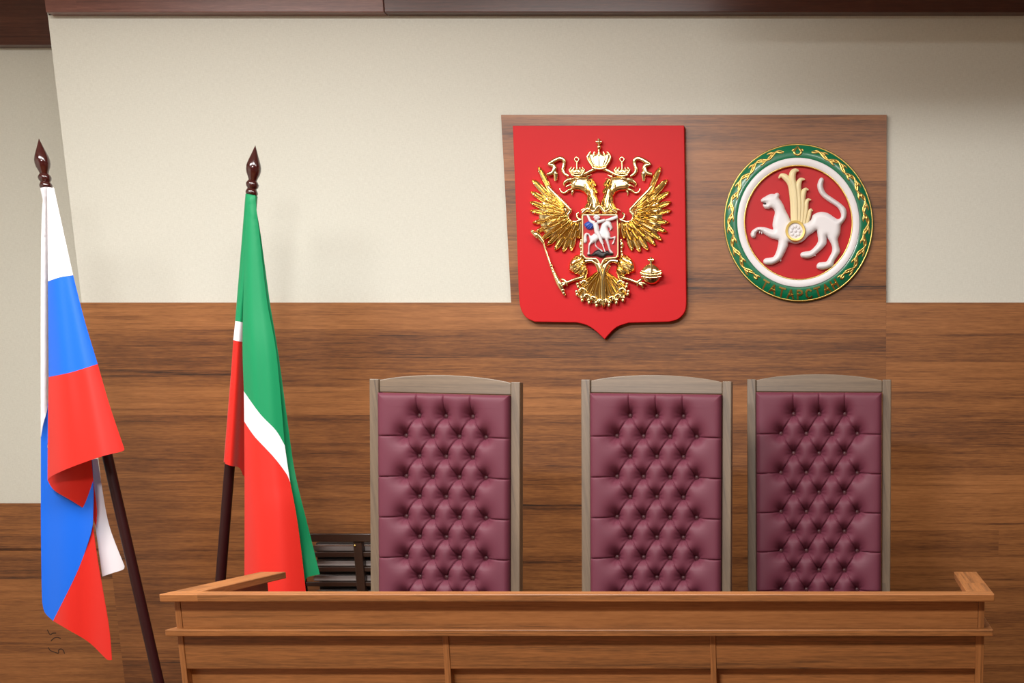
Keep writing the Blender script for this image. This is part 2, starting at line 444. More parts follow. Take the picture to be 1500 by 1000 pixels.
# ------------------------------------------------------------------ tufted chairs
REC = 0.14
def chair_plane(px, py, Yo):
    Y = Yo
    for _ in range(20): Y = Yo + (at(px, py, Y).z - PODIUM - 1.2) * REC
    return at(px, py, Y)
def make_chair(label, cx_px, Yo):
    c = chair_plane(cx_px, 700, Yo)
    root = empty('judge_chair', (c.x, Yo, PODIUM), label, 'chair', 'tall tufted chairs behind the bench')
    def P(px, py):
        w = chair_plane(px, py, Yo); return w.x - c.x, w.z - PODIUM
    hw = (P(762, 700)[0] - P(543, 700)[0]) / 2 if cx_px < 800 else 0.27
    z_post = P(cx_px, 557)[1]; z_arch = P(cx_px, 549)[1]; z_sh = P(cx_px, 558.5)[1]; z_pan = P(cx_px, 577)[1]
    pw = 0.033
    iw = hw - pw
    def skew(mb):      # lean the back: y grows with height
        mb.v = [Vector((v.x + c.x, v.y + Yo + (max(v.z, 0.42) - 1.2) * REC + (0.06 * (0.42 - v.z) / 0.42 if v.z < 0.42 else 0), v.z + PODIUM)) for v in mb.v]
        return mb
    def put(mb):
        mb.v = [Vector((v.x + c.x, v.y + Yo, v.z + PODIUM)) for v in mb.v]; return mb
    for s in (-1, 1):
        b = MB(); xa, xb = (s * iw, s * hw) if s > 0 else (-hw, -iw)
        for z0, z1 in ((0, 0.42), (0.42, z_post)): pass
        vs = []; zs = [0, 0.42, z_post]
        rings = [[(xa, -0.012, z), (xb, -0.012, z), (xb, 0.035, z), (xa, 0.035, z)] for z in zs]
        b.loft(rings); skew(b).build('back_post', M['grey_z'], root, 0.003)
    # arched top rail
    b = MB(); top = []
    for i in range(25):
        u = -1 + 2 * i / 24; top.append((u * iw * 0.999, z_sh + (z_arch - z_sh) * (1 - u * u) ** 0.85))
    b.prism([(-iw * 0.999, z_pan + 0.002), (iw * 0.999, z_pan + 0.002)] + top[::-1], -0.006, 0.026)
    skew(b).build('top_rail', M['grey_x'], root, 0.003)
    # tufted cushion
    zb = 0.50; W = iw * 0.992
    dx = (P(cx_px + 39, 700)[0] - P(cx_px, 700)[0]); dz = (P(cx_px, 620)[1] - P(cx_px, 739)[1]) / 4.0
    z1 = P(cx_px, 609.5)[1]; btn = []; rows = []
    k = 0
    while z1 - k * dz > zb + 0.05:
        xs_ = [-dx, 0, dx] if k % 2 == 0 else [-1.5 * dx, -0.5 * dx, 0.5 * dx, 1.5 * dx]
        rows.append([(x, z1 - k * dz) for x in xs_]); k += 1
    btn = [p for r in rows for p in r]
    lines = []
    for r, q in zip(rows, rows[1:]):
        for p in r:
            for t in q:
                if abs(abs(p[0] - t[0]) - dx / 2) < 0.004: lines.append((Vector(p), Vector(t), 1.0))
    for p in rows[0]: lines.append((Vector(p), Vector((p[0], z_pan)), 0.75))
    for r in rows:
        if len(r) == 4:
            lines.append((Vector(r[0]), Vector((-W, r[0][1] - 0.003)), 1.0)); lines.append((Vector(r[3]), Vector((W, r[3][1] - 0.003)), 1.0))
    B = [Vector(p) for p in btn]
    rnd = random.Random(3)
    def height(x, z):
        p = Vector((x, z)); h = 0.058
        db = min((p - q).length for q in B)
        dl, wt = 9, 1
        for a_, b_, w_ in lines:
            if abs(p.y - a_.y) > 0.16 and abs(p.y - b_.y) > 0.16: continue
            d = segd(p, a_, b_)
            if d < dl: dl, wt = d, w_
        
        for q_ in B:
            if abs(q_.y - z) < 0.1 and abs(q_.x - x) < 0.1:
                dx_, dy_ = x - q_.x, z - q_.y
                if dy_ > 0: dy_ *= 0.82          # the leather is dragged down on to each button
                dq = max(math.hypot(dx_ * 1.05, dy_) - 0.005, 0)
                h -= 0.016 * math.exp(-(dq / 0.010) ** 1.1) + 0.030 * math.exp(-(dq / 0.027) ** 1.5)
        h -= wt * (0.0020 * math.exp(-dl / 0.009) + 0.0042 * math.exp(-(dl / 0.0020) ** 2))
        # small pull wrinkles fanning out of every button
        q = min(B, key=lambda t: (p - t).length)
        if 0.008 < db < 0.04:
            an = math.atan2(p.y - q.y, p.x - q.x)
            h += 0.0009 * math.sin(an * 9 + q.x * 90 + q.y * 57) * math.exp(-((db - 0.016) / 0.011) ** 2)
        e = min(W - abs(x), z_pan - z, z - zb)
        h -= 0.016 * math.exp(-(max(e, 0) / 0.007))
        return h
    nx, nz = 210, int((z_pan - zb) / 0.0022)
    b = MB(); vs = []; fs = []
    for j in range(nz + 1):
        z = zb + (z_pan - zb) * j / nz
        for i in range(nx + 1):
            x = -W + 2 * W * i / nx; vs.append((x, -height(x, z) + 0.016, z))
    for j in range(nz):
        for i in range(nx):
            a_ = j * (nx + 1) + i; fs.append((a_, a_ + 1, a_ + nx + 2, a_ + nx + 1))
    # closed sides and back
    ring = [i for i in range(nx + 1)] + [j * (nx + 1) + nx for j in range(1, nz + 1)] + [nz * (nx + 1) + i for i in range(nx - 1, -1, -1)] + [j * (nx + 1) for j in range(nz - 1, 0, -1)]
    k0 = len(vs)
    for i in ring: vs.append((vs[i][0], 0.028, vs[i][2]))
    m_ = len(ring)
    fs += [(ring[i], k0 + i, k0 + (i + 1) % m_, ring[(i + 1) % m_]) for i in range(m_)]
    fs.append(tuple(k0 + i for i in range(m_)))
    b.add(vs, fs)
    cush = skew(b).build('back_cushion', M['leather'], root, smooth=60)
    first = None
    for x, z in btn:
        y = -height(x, z) + 0.016
        wx, wz = x, z; wy = y + (z - 1.2) * REC
        if first is None:
            b = MB(); b.ball((0, 0, 0), 0.0098, 14, (1, 0.6, 1))
            first = b.build('button', M['button'], cush, smooth=180); first.data.transform(Matrix.Translation(wloc(cush))); ob = first
        else:
            ob = first.copy(); COL.objects.link(ob); ob.parent = cush
        ob.location = (wx, wy - 0.0035, wz)
    # seat, arms, front legs (below the bench, out of sight)
    yb = (0.5 - 1.2) * REC
    put(MB().box(-iw, iw, yb - 0.40, yb + 0.0, 0.40, 0.455)).build('seat_frame', M['grey_x'], root, 0.004)
    put(MB().box(-iw + 0.01, iw - 0.01, yb - 0.395, yb - 0.03, 0.4555, 0.52)).build('seat_cushion', M['leather'], root, 0.022, seg=4)
    for s in (-1, 1):
        xa, xb = sorted((s * (hw - 0.045), s * hw))
        put(MB().box(xa, xb, yb - 0.40, yb - 0.355, 0, 0.399)).build('front_leg', M['grey_z'], root, 0.003)
        xa, xb = sorted((s * (hw - 0.045), s * (hw - 0.002)))
        put(MB().box(xa, xb, yb - 0.36, yb - 0.02, 0.655, 0.685)).build('armrest', M['grey_z'], root, 0.006)
        put(MB().box(xa, xb, yb - 0.36, yb - 0.32, 0.5205, 0.6545)).build('arm_support', M['grey_z'], root, 0.003)
    return root
def copy_tree(o, parent=None):
    c = o.copy(); COL.objects.link(c); c.parent = parent
    for ch in [x for x in list(bpy.data.objects) if x.parent == o]: copy_tree(ch, c)
    return c
chair = make_chair('tall burgundy tufted chair with grey wood frame, beside the red and green flag', 653, Y_CHAIR)
c2 = copy_tree(chair); c2.location = (chair_plane(962, 700, Y_CHAIR).x, Y_CHAIR, PODIUM)
c2['label'] = 'tall burgundy tufted chair below the gold eagle shield, between two others'
c3 = copy_tree(chair); c3.location = (chair_plane(1200, 700, Y_CHAIR + 0.22).x, Y_CHAIR + 0.22, PODIUM); c3.scale = (1.0, 1.0, 1.008)
c3['label'] = 'tall burgundy tufted chair below the round green emblem, farthest from the flags'

for c_, a_ in ((chair, 1.25), (c2, 0.7), (c3, 0.2)):
    a_ = math.radians(a_); c_.rotation_euler = (0, a_, 0); c_.location.x -= 1.15 * math.sin(a_); c_.location.z += 0.27 * math.sin(a_)
    c_.scale.z *= 1 - 0.27 * math.sin(a_) / 1.5

# ------------------------------------------------------------------ grille and radiator behind the flag
YG = 5.66
gr = empty('radiator_screen', (at(520, 820, YG).x, YG, PODIUM), 'dark brown slatted wooden radiator screen behind the nearest chair and green flag', 'radiator cover')
gx0, gx1 = at(432, 820, YG).x, at(700, 820, YG).x
gz = lambda y: at(520, y, YG).z
MB().box(gx0, gx1, YG - 0.02, YG + 0.02, gz(793), gz(781)).build('top_rail', M['grille'], gr, 0.003)
ys = [(808, 815.5), (830, 837), (852, 858.5), (874, 880)]
zz = [(gz(b_), gz(a_)) for a_, b_ in ys]; step_ = zz[1][1] - zz[2][1]
z = zz[-1][1]
while zz[-1][0] - step_ > PODIUM + 0.12: zz.append((zz[-1][0] - step_, zz[-1][1] - step_))
for a_, b_ in zz: MB().box(gx0 + 0.03, gx1 - 0.03, YG - 0.004, YG + 0.016, a_, b_).build('slat', M['grille'], gr, 0.003)
p0 = at(525, 795, YG).x
for xa in (gx0, p0 - 0.018, gx1 - 0.036):
    MB().box(xa, xa + 0.036, YG - 0.013, YG + 0.018, PODIUM, gz(793)).build('upright', M['grille'], gr, 0.003)
s_ = at(521.5, 795.5, YG); MB().ball((s_.x, YG - 0.014, s_.z - 0.008), 0.005).build('screw', M['gold_matte'], gr, smooth=180)
MB().box(gx0 + 0.036, gx1 - 0.036, YG - 0.01, YG + 0.018, PODIUM, PODIUM + 0.08).build('bottom_rail', M['grille'], gr, 0.003)
rad = empty('radiator', (at(520, 820, YG).x, 5.75, PODIUM), 'pale grey radiator seen through the gaps of the dark slatted screen', 'radiator')
MB().box(gx0 + 0.05, gx1 - 0.05, YG + 0.10, YG + 0.15, PODIUM + 0.1, gz(797)).build('gap_shade_panel', M['radiator_shade'], rad, 0.006)  # dark sheet added for the shade between the slats
for za, zb_ in zz: MB().box(gx0 + 0.06, gx1 - 0.06, YG + 0.022, YG + 0.099, zb_ + 0.0005, zb_ + 0.0225).build('fin', M['radiator'], rad, 0.005)
for xa in (gx0 + 0.15, gx1 - 0.2): MB().box(xa, xa + 0.04, YG + 0.07, YG + 0.12, PODIUM, PODIUM + 0.1).build('foot', M['radiator'], rad)

# ------------------------------------------------------------------ flags
hub = at(295, 1226, Y_FLAG)
stand = empty('flag_stand', (hub.x, Y_FLAG, 0), 'dark wooden floor stand holding the two flag poles', 'flag stand')
MB().lathe((hub.x, Y_FLAG, 0), (hub.x, Y_FLAG, 0.05), [(0, 0.16), (0.6, 0.16), (1, 0.13)], 40).build('base', M['cherry'], stand, smooth=40)
def pole(root, top, low, finial, Y_FLAG):
    """top, low: places on the photograph of the finial's foot and of a lower point of the pole"""
    A = at(top[0], top[1], Y_FLAG); Bq = at(low[0], low[1], Y_FLAG); d = (Bq - A).normalized()
    k = (0.055 - A.z) / d.z; foot = A + d * k
    b = MB(); b.rod(A, foot, 0.0182, 0.02); b.build('pole', M['pole'], root, smooth=60)
    tp = at(finial[0], finial[1], Y_FLAG); 
    L = (tp - A).length
    prof = [(0, .0165), (.02, .021), (.06, .022), (.10, .019), (.13, .016), (.17, .021), (.22, .023), (.26, .020), (.30, .0145), (.36, .018),
            (.43, .0235), (.50, .0262), (.57, .0262), (.64, .0235), (.72, .0185), (.80, .013), (.88, .008), (.95, .0035), (1, .0005)]
    MB().lathe(A, tp, prof, 32).build('finial', M['cherry'], root, smooth=50)
    return A, foot
fl1 = empty('tricolour_flag', (hub.x - 0.05, Y_FLAG - 0.06, 0.055), 'white, blue and red striped flag on a leaning dark pole, at far left', 'flag')
YF1, YF2 = Y_FLAG - 0.06, Y_FLAG + 0.06
pole(fl1, (68, 276), (233, 1000), (57, 203), YF1)
fl2 = empty('striped_flag', (hub.x + 0.05, Y_FLAG + 0.06, 0.055), 'green and red flag with white stripe on a dark pole, left of the chairs', 'flag')
pole(fl2, (368.5, 286), (323, 850), (374, 213), YF2)

def lerp_edge(pts):
    """x of an edge as a function of y"""
    P = cat(pts, 6)
    def f(y):
        if y <= P[0].y: return P[0].x
        for a_, b_ in zip(P, P[1:]):
            if a_.y <= y <= b_.y: return a_.x + (b_.x - a_.x) * ((y - a_.y) / max(b_.y - a_.y, 1e-6))
        return P[-1].x
    return f
def E(*pts): return cat(pts, 6) if len(pts) > 2 else [Vector(p) for p in pts]
def J(*es):
    out = []
    for e in es: out += list(e)
    return out
def R(e): return list(reversed(e))

# ---- flag 1: one cloth folded in several layers
FR1L = E((69.5, 275), (70, 345), (70.5, 412)); FR1R = E((79, 275), (92, 335), (107, 403))
WB = E((70.5, 412), (88, 406), (107, 403))
BL = E((70.5, 412), (71, 480), (71.5, 552)); BR = E((107, 403), (124, 470), (143, 533))
BRd = E((71.5, 552), (105, 545), (143, 533))
RL = E((71.5, 552), (70.5, 620), (70, 697), (70, 703)); RR = E((143, 533), (161, 595), (182, 657))
HEM = E((70, 703), (80, 695), (110, 682), (150, 668), (178, 661), (182, 657))
el = lerp_edge([(69.5, 275), (70.5, 412), (71.5, 552), (70, 703)]); er = lerp_edge([(79, 275), (107, 403), (143, 533), (182, 657), (196, 703)])
YC1 = YF1 - 0.05
def d_front(x, y, d):
    w = max(er(y) - el(y), 6); s = max(0, min(1, (x - el(y)) / w)); k = w / 340
    g = min(1, (y - 270) / 300)
    return YC1 - 0.02 - 0.30 * k * math.sin(PI * (0.08 + 0.84 * s)) ** 0.8 - 0.007 * g * math.sin(s * 7.5 + 0.4) - 0.002 * g * math.sin(s * 15 + y * 0.006)
fc = MB()
fc.cur = 0; patch(fc, J(FR1L, WB, R(FR1R)), d_front, 5)
fc.cur = 1; patch(fc, J(BL, BRd, R(BR), R(WB)), d_front, 5)
fc.cur = 2; patch(fc, J(RL, HEM, R(RR), R(BRd)), d_front, 5)
# strip on the outer left: white above, blue below, behind the front fold
def d_left(x, y, d):
    s = (x - 60) / 12.0
    return YC1 + 0.004 - 0.008 * math.sin(PI * max(0, min(1, s)) * 1.0) + 0.03 * max(0, min(1, s)) ** 2
WL = E((64, 274), (61, 330), (60, 450), (60, 600), (60, 640)); WBb = E((60, 640), (63, 622), (68, 604), (71.5, 585))
WR = E((72, 274), (72, 345), (72, 450), (71.5, 585))
fc.cur = 0; patch(fc, J(WL, WBb, R(WR)), d_left, 4)
def d_back(x, y, d):
    return YC1 + 0.016 + 0.012 * math.sin((x - 60) * 0.055 + 0.3) - 0.022 * math.sin((x - 58) * 0.045) ** 2 + 0.00010 * (x - 60)
DIAG = E((136, 768), (130, 792), (112, 840), (78, 909))
fc.cur = 1; patch(fc, J(E((60, 640), (60, 760), (61, 850), (62, 882)), E((62, 882), (66, 897), (78, 909)), R(DIAG), E((136, 768), (137, 720), (135, 674)), E((135, 674), (110, 660), (72, 660), (72, 640)), E((71.5, 585), (68, 604), (63, 622), (60, 640))), d_back, 6)
fc.cur = 2; patch(fc, J(DIAG, E((78, 909), (100, 922), (130, 940), (152, 961)), E((152, 961), (158, 966), (164, 966)), E((164, 966), (160, 920), (150, 860), (142, 812), (136, 768))), lambda x, y, d: d_back(x, y, d) - 0.012 * math.sin((x - 78) * 0.07), 6)
# underside turning out below the hem
def d_under(x, y, d):
    hy = 703 - (x - 70) * 0.42
    return YC1 - 0.012 - 0.02 * math.sin((x - 70) * 0.05) + (y - hy) * 0.0006
fc.cur = 2; patch(fc, J(E((70, 703), (80, 694), (110, 681), (134, 672)), E((134, 672), (137, 705), (142, 745), (141, 772)), E((141, 772), (132, 752), (108, 735), (80, 718), (70, 703))), d_under, 5)
# pale reverse side hanging behind
fc.cur = 0; patch(fc, J(E((133, 672), (143, 672)), E((143, 672), (149, 712), (160, 770), (182.5, 829)), E((182.5, 829), (180, 834), (165, 839), (150, 844)), E((150, 844), (144, 800), (136, 740), (133, 672))), lambda x, y, d: YC1 + 0.075 + 0.006 * math.sin(x * 0.07), 5)
# the cloth's sleeve round the pole
A_, B_ = at(68, 276, YF1), at(157, 668, YF1)
fc.cur = 0; fc.lathe(A_, A_ + (B_ - A_) * 0.33, [(0, .0195), (0.5, .0205), (1, .0215)], 18)
fc.cur = 1; fc.lathe(A_ + (B_ - A_) * 0.33, A_ + (B_ - A_) * 0.66, [(0, .0215), (1, .0215)], 18)
fc.cur = 2; fc.lathe(A_ + (B_ - A_) * 0.66, A_ + (B_ - A_) * 0.985, [(0, .0215), (1, .0215)], 18)
fc.build('flag_cloth', [M['f_white'], M['f_blue'], M['f_red']], fl1, smooth=70, solid=0.0016, weld=0.0002)

# ---- flag 2
fc = MB(); Y2 = YF2 - 0.05
FL = [(362, 286), (358, 400), (355.5, 500), (357.5, 573), (358, 617), (358.5, 740), (358, 905)]
FRt = [(373.5, 286), (380, 345), (391, 440), (405, 520), (417, 652), (425, 706), (435, 760), (452, 905)]
el2 = lerp_edge(FL); er2 = lerp_edge(FRt)
def d_f2(x, y, d):
    w = max(er2(y) - el2(y), 8); s = max(0, min(1, (x - el2(y)) / w)); g = min(1, (y - 280) / 260)
    return Y2 - 0.015 - 0.34 * w / 350 * math.sin(PI * (0.06 + 0.86 * s)) ** 0.8 - 0.007 * g * math.sin(s * 6.0 + 0.9) - 0.0015 * g * math.sin(s * 15 + 1 + y * 0.004)
G_L = cat(FL[:4], 6); G_R = cat(FRt[:5], 6)
WU = E((357.5, 573), (381, 606), (404, 630), (417, 652)); WLo = E((358, 617), (373.5, 639.5), (400, 668), (419, 693), (425, 706))
fc.cur = 0; patch(fc, J(G_L, WU, R(G_R)), d_f2, 5)
fc.cur = 1; patch(fc, J(E((357.5, 573), (358, 617)), WLo, E((425, 706), (421, 680), (417, 652)), R(WU)), d_f2, 5)
fc.cur = 2; patch(fc, J(E((358, 617), (358.5, 740), (358, 905)), E((358, 905), (405, 908), (452, 905)), E((452, 905), (444, 830), (435, 760), (425, 706)), R(WLo)), d_f2, 6)
# left layer, hung over the pole
LL = lerp_edge([(366, 286), (353, 395), (345, 470), (342, 498), (338, 560), (330, 683)])
def d_l2(x, y, d):
    s = max(0, min(1, (x - LL(y)) / 30.0)); return Y2 + 0.012 - 0.03 * math.sin(PI * min(1, s * 1.5 + 0.12)) + 0.075 * s ** 1.5
fc.cur = 0; patch(fc, J(E((366, 286), (353, 395), (345, 470)), E((345, 470), (351, 471), (362, 473)), E((362, 473), (364, 400), (370, 286))), d_l2, 4)
fc.cur = 1; patch(fc, J(E((345, 470), (343.5, 484), (342, 498)), E((342, 498), (351, 500), (362, 502)), E((362, 502), (362, 473)), E((362, 473), (351, 471), (345, 470))), d_l2, 4)
fc.cur = 2; patch(fc, J(E((342, 498), (338, 560), (333.5, 630), (330, 679)), E((330, 679), (338, 682), (351, 685), (356, 696)), E((356, 696), (363, 680), (362, 502)), E((362, 502), (351, 500), (342, 498))), d_l2, 4)
# narrow green edge turning away on the right
RB = [(374, 300), (382, 345), (395, 440), (408, 520), (421, 615), (432, 691), (453, 778), (468.5, 841)]
fc.cur = 0; patch(fc, J(E((370, 290), (376, 345), (387, 440), (400, 520), (412, 640), (420, 706), (430, 760), (446, 858)), E((446, 858), (449, 846.5), (458, 843)), E((458, 843), (468.5, 841)), R(cat(RB, 6))),
                    lambda x, y, d: Y2 + 0.0 + 0.00115 * max(0, x - er2(y)) * 1.0 + 0.006 * math.sin(y * 0.05) * min(1, max(0, x - er2(y)) / 8), 5)
A_, B_ = at(368.5, 286, YF2), at(336, 683, YF2)
for c_, f0, f1 in ((0, 0, .47), (1, .47, .54), (2, .54, .985)):
    fc.cur = c_; fc.lathe(A_ + (B_ - A_) * f0, A_ + (B_ - A_) * f1, [(0, .0205), (1, .0208)], 18)
fc.build('flag_cloth', [M['f_green'], M['f_white'], M['f_red2']], fl2, smooth=70, solid=0.0016, weld=0.0002)

# scribble on the recessed wall's panelling
def sc(p): return (40 + p[0] / 11.11, 890 + p[1] / 11.11)
PX0 = PXM; PXM = 318.0
p_ = at(*sc((450, 745)), YR)
scr = empty('handwritten_scribble', (p_.x, YR, p_.z), 'small dark handwritten scribble on the wood panelling below the tricolour flag', 'marking')
for ln in ([(325, 355), (345, 395), (375, 440), (410, 414), (468, 410)], [(385, 540), (430, 495), (490, 480), (545, 500)],
           [(340, 640), (370, 690), (430, 715), (505, 738), (510, 690), (545, 668), (585, 690), (605, 745)]):
    stroke(MB(), [sc(p) for p in ln], 0.75, YR, 0.25, 4, 6).build('pen_stroke', M['ink'], scr, smooth=180)
PXM = PX0

# ------------------------------------------------------------------ the eagle shield
YS = Y_PANEL - 0.028      # front of the red board
ec = at(880, 330, Y_PANEL)
arms = empty('eagle_shield', (ec.x, Y_PANEL, ec.z), 'red heraldic shield carrying a gold double-headed eagle, on the board', 'coat of arms')
half = [(751, 184), (754, 260), (757.5, 360), (759.6, 424.5)]
outl = J(E(*half), E((759.6, 424.5), (762, 449), (770, 464), (783, 471)), E((783, 471), (844.5, 472)), E((844.5, 472), (859.5, 476), (872, 484), (885.5, 496.5)),
         E((885.5, 496.5), (897, 484), (906, 477.5), (921, 472.5)), E((921, 472.5), (980, 471)), E((980, 471), (993, 467), (1002, 458), (1005, 446), (1005, 424.5)), E((1005, 424.5), (1004, 330), (1002, 183.5)), E((1002, 183.5), (751, 184)))
outl = dedupe([Vector((p[0], p[1])) for p in outl])
mb = MB(); mb.prism([(at(p.x, p.y, YS).x, at(p.x, p.y, YS).z) for p in outl], YS, Y_PANEL - 0.0005)
mb.build('shield_board', M['shield_red'], arms, 0.002)
def ax(y): return 877 + (y - 200) * 0.0245
def mir(p): return (2 * ax(p[1]) - p[0], p[1])
def side(p, s): return p if s < 0 else mir(p)
GOLD = M['gold']
for s in (-1, 1):
    Q = lambda *ps: [side(p, s) for p in ps]
    # ---- wing
    w = MB()
    relief(w, cat(Q((806, 277), (820, 291), (834, 306), (832, 316), (834, 323), (843, 327), (853, 326), (853, 345), (840, 350), (826, 352), (808, 348), (796, 338), (790, 322), (790, 305), (796, 290)), 5, True), YS, 0.010, 10, 2.2)
    prim = [((786, 245), (812, 290), 4.3), ((777.5, 264.5), (812, 296), 4.4), ((776, 282.5), (814, 303), 4.0), ((775, 297.5), (814, 309), 3.8), ((775.5, 310.5), (816, 315), 3.6),
            ((779.5, 325), (818, 320), 3.7), ((783, 339), (820, 324), 3.8), ((790.5, 351), (824, 328), 4.0), ((800, 359), (828, 331), 4.2), ((811.5, 366), (833, 334), 4.3), ((823, 369), (838, 336), 4.3), ((835, 367), (843, 338), 4.2)]
    for k, (tp, bs, wd) in enumerate(prim):
        feather(w, side(bs, s), side(tp, s), wd * 1.22, YS, 0.013, 0.004 + 0.003 * (k % 2), bend=(0.05 if k < 5 else -0.03) * (1 if s < 0 else -1))
        m1 = (tp[0] + (bs[0] - tp[0]) * 0.14, tp[1] + (bs[1] - tp[1]) * 0.14); e_ = side(m1, s); c_ = at(e_[0], e_[1], YS - 0.014)
        w.ball(c_, 0.0045, 8)
    sec = [((797, 281), (822, 300)), ((794, 292), (822, 304)), ((793, 302), (823, 309)), ((794, 312), (824, 313)), ((797, 322), (825, 317)), ((801, 332), (828, 320)), ((807, 341), (832, 323)), ((816, 347), (836, 325)), ((826, 351), (841, 326)), ((837, 352), (846, 327)), ((847, 350), (850, 327))]
    for k, (tp, bs) in enumerate(sec): feather(w, side(bs, s), side(tp, s), 3.5, YS, 0.012, 0.013 + 0.003 * (k % 2))
    ter = [((808, 287), (826, 303)), ((808, 297), (826, 307)), ((810, 306), (828, 311)), ((812, 315), (830, 315)), ((815, 324), (832, 318)), ((821, 331), (834, 321)), ((828, 336), (838, 323)), ((837, 338), (843, 325)), ((846, 338), (849, 325))]
    for k, (tp, bs) in enumerate(ter): feather(w, side(bs, s), side(tp, s), 3.1, YS, 0.011, 0.021 + 0.002 * (k % 2))
    stroke(w, Q((803, 271), (806, 277), (820, 291), (833, 304), (836, 309), (832, 315), (834, 322), (842, 325), (852, 321)), [1.6, 2.6, 2.6, 2.4, 2.2, 2.0, 1.9, 1.9, 1.8], YS, 1.0, lift=0.022)
    stroke(w, Q((851, 322), (846, 319), (845, 314), (848, 312)), [2, 1.8, 1.6, 1.9], YS, 1.0, lift=0.014)
    w.build('wing', GOLD, arms, smooth=50)
    # ---- neck and head
    h = MB()
    relief(h, cat(Q((853, 309), (858, 303), (860.5, 297), (859, 289), (855, 283), (849, 280), (842, 279.5), (836, 277), (834, 270), (836, 263), (841, 258.5), (848, 257), (856, 258), (864, 257.5), (864, 262), (868, 269), (872, 278), (876, 290), (878.5, 299), (878.5, 311), (866, 312)), 4, True), YS, 0.020, 8, 1.6)
    for i, (p, t) in enumerate([((866, 262), (873, 272)), ((862, 268), (866, 278)), ((868, 272), (875, 283)), ((862, 277), (865, 288)), ((869, 281), (874, 292)), ((862, 286), (862, 297)), ((868, 289), (869, 300)), ((874, 290), (877, 302)), ((863, 295), (857, 306)), ((868, 298), (864, 309)), ((873, 299), (872, 311)), ((856, 268), (858, 276)), ((857, 262), (864, 270)), ((859, 276), (858, 283))]):
        feather(h, side(p, s), side(t, s), 2.7, YS, 0.009, 0.016 + 0.003 * (i % 2))
    stroke(h, Q((838, 263), (832, 264), (826.5, 268.5), (827, 273)), [3.6, 3.0, 2.0, 0.5], YS, 0.9, lift=0.014)
    stroke(h, Q((839, 277), (833, 278.5), (827, 282.5), (822, 280.5), (820, 276)), [2.6, 2.1, 1.7, 1.3, 0.7], YS, 0.9, lift=0.010)
    stroke(h, Q((838, 271), (833, 271.5), (829, 274)), [1.6, 1.4, 0.6], YS, 0.9, lift=0.016)
    stroke(h, Q((840, 279), (838, 283), (839, 286.5)), [1.8, 1.4, 0.4], YS, 0.9, lift=0.010)
    for p, t in (((860, 259), (866.5, 256)), ((863, 264), (868.5, 261)), ((868, 272), (874, 270)), ((858, 305), (850.5, 308.5))): stroke(h, Q(p, t), [2.2, 0.5], YS, 0.9, lift=0.012)
    c_ = side((844, 265), s); h.ball(at(c_[0], c_[1], YS - 0.022), 0.005, 10); stroke(h, Q((839, 262), (844, 261), (849, 263)), [1.0, 1.5, 1.0], YS, 0.9, lift=0.024)
    h.build('eagle_head', GOLD, arms, smooth=50)
    # ---- small crown
    def crown(cx, base, top, hw0, hw1, ballr):
        c = MB(); g = lambda u, v: (cx + u + (v - base) * 0.02, v); H = base - top
        relief(c, cat([g(-hw0, base), g(-hw1, top + H * 0.38), g(-hw1 * 0.8, top + H * 0.10), g(-hw1 * 0.35, top + H * 0.22), g(0, top), g(hw1 * 0.35, top + H * 0.22), g(hw1 * 0.8, top + H * 0.10), g(hw1, top + H * 0.38), g(hw0, base)] , 4, True), YS, 0.014, 5, 1.5)
        for u in (-0.95, -0.5, 0, 0.5, 0.95):
            stroke(c, [g(u * hw0 * 0.95, base - 1), g(u * hw1, top + H * 0.45), g(u * hw1 * 0.72, top + H * 0.12)], [hw0 * 0.13, hw0 * 0.17, hw0 * 0.12], YS, 1.0, lift=0.016)
        stroke(c, [g(-hw0, base - 0.5), g(0, base + hw0 * 0.14), g(hw0, base - 0.5)], hw0 * 0.17, YS, 1.0, lift=0.017)
        stroke(c, [g(-hw0, base - hw0 * 0.42), g(0, base - hw0 * 0.26), g(hw0, base - hw0 * 0.42)], hw0 * 0.10, YS, 1.0, lift=0.018)
        for u in (-0.8, -0.4, 0, 0.4, 0.8): c.ball(at(*g(u * hw1, top + H * 0.30), YS - 0.018), 0.0048, 8)
        stroke(c, [g(0, top + 2), g(0, top - ballr * 2.6)], [ballr * 0.5, ballr * 0.4], YS, 1.0, lift=0.012)
        return c, g
    cx, b_ = side((845.3, 257), s)
    c, g = crown(cx, 256.5, 243.5, 8.2, 11.6, 2.8)
    q = at(*g(0, 233.5), YS - 0.012); rr = 2.9 / PXM
    c.loft([[(q.x + rr * math.cos(a2) * (1 + 0.35 * math.cos(b2)), q.y + rr * 0.35 * math.sin(b2), q.z + rr * math.sin(a2) * (1 + 0.35 * math.cos(b2))) for b2 in [2 * PI * k / 8 for k in range(8)]] for a2 in [2 * PI * k / 16 for k in range(17)]], cap=False)
    # ---- ribbon
    r = MB(); crown_mb = c
    stroke(r, Q((833, 258), (827, 254), (824.5, 248), (826.5, 240), (826, 234.5), (821, 232), (814.5, 234), (806, 239), (804, 242.5)), [1.9, 2.3, 2.5, 2.5, 2.8, 3.0, 3.0, 3.0, 2.4], YS, 0.7, lift=0.012)
    stroke(r, Q((805, 241), (811, 243), (812, 248), (809, 253), (801.5, 255.5)), [2.7, 3.2, 3.5, 3.2, 2.5], YS, 0.7, lift=0.015)
    stroke(r, Q((810, 250), (814, 255), (814, 265)), [3.1, 3.5, 1.6], YS, 0.7, lift=0.013)
    stroke(c, Q((854, 256), (865, 250.5), (874.5, 246)), [1.9, 2.4, 2.8], YS, 0.7, lift=0.011)
    r.build('ribbon', GOLD, arms, smooth=50); crown_mb.build('crown', GOLD, arms, smooth=50)
    # ---- leg and foot
    g_ = MB()
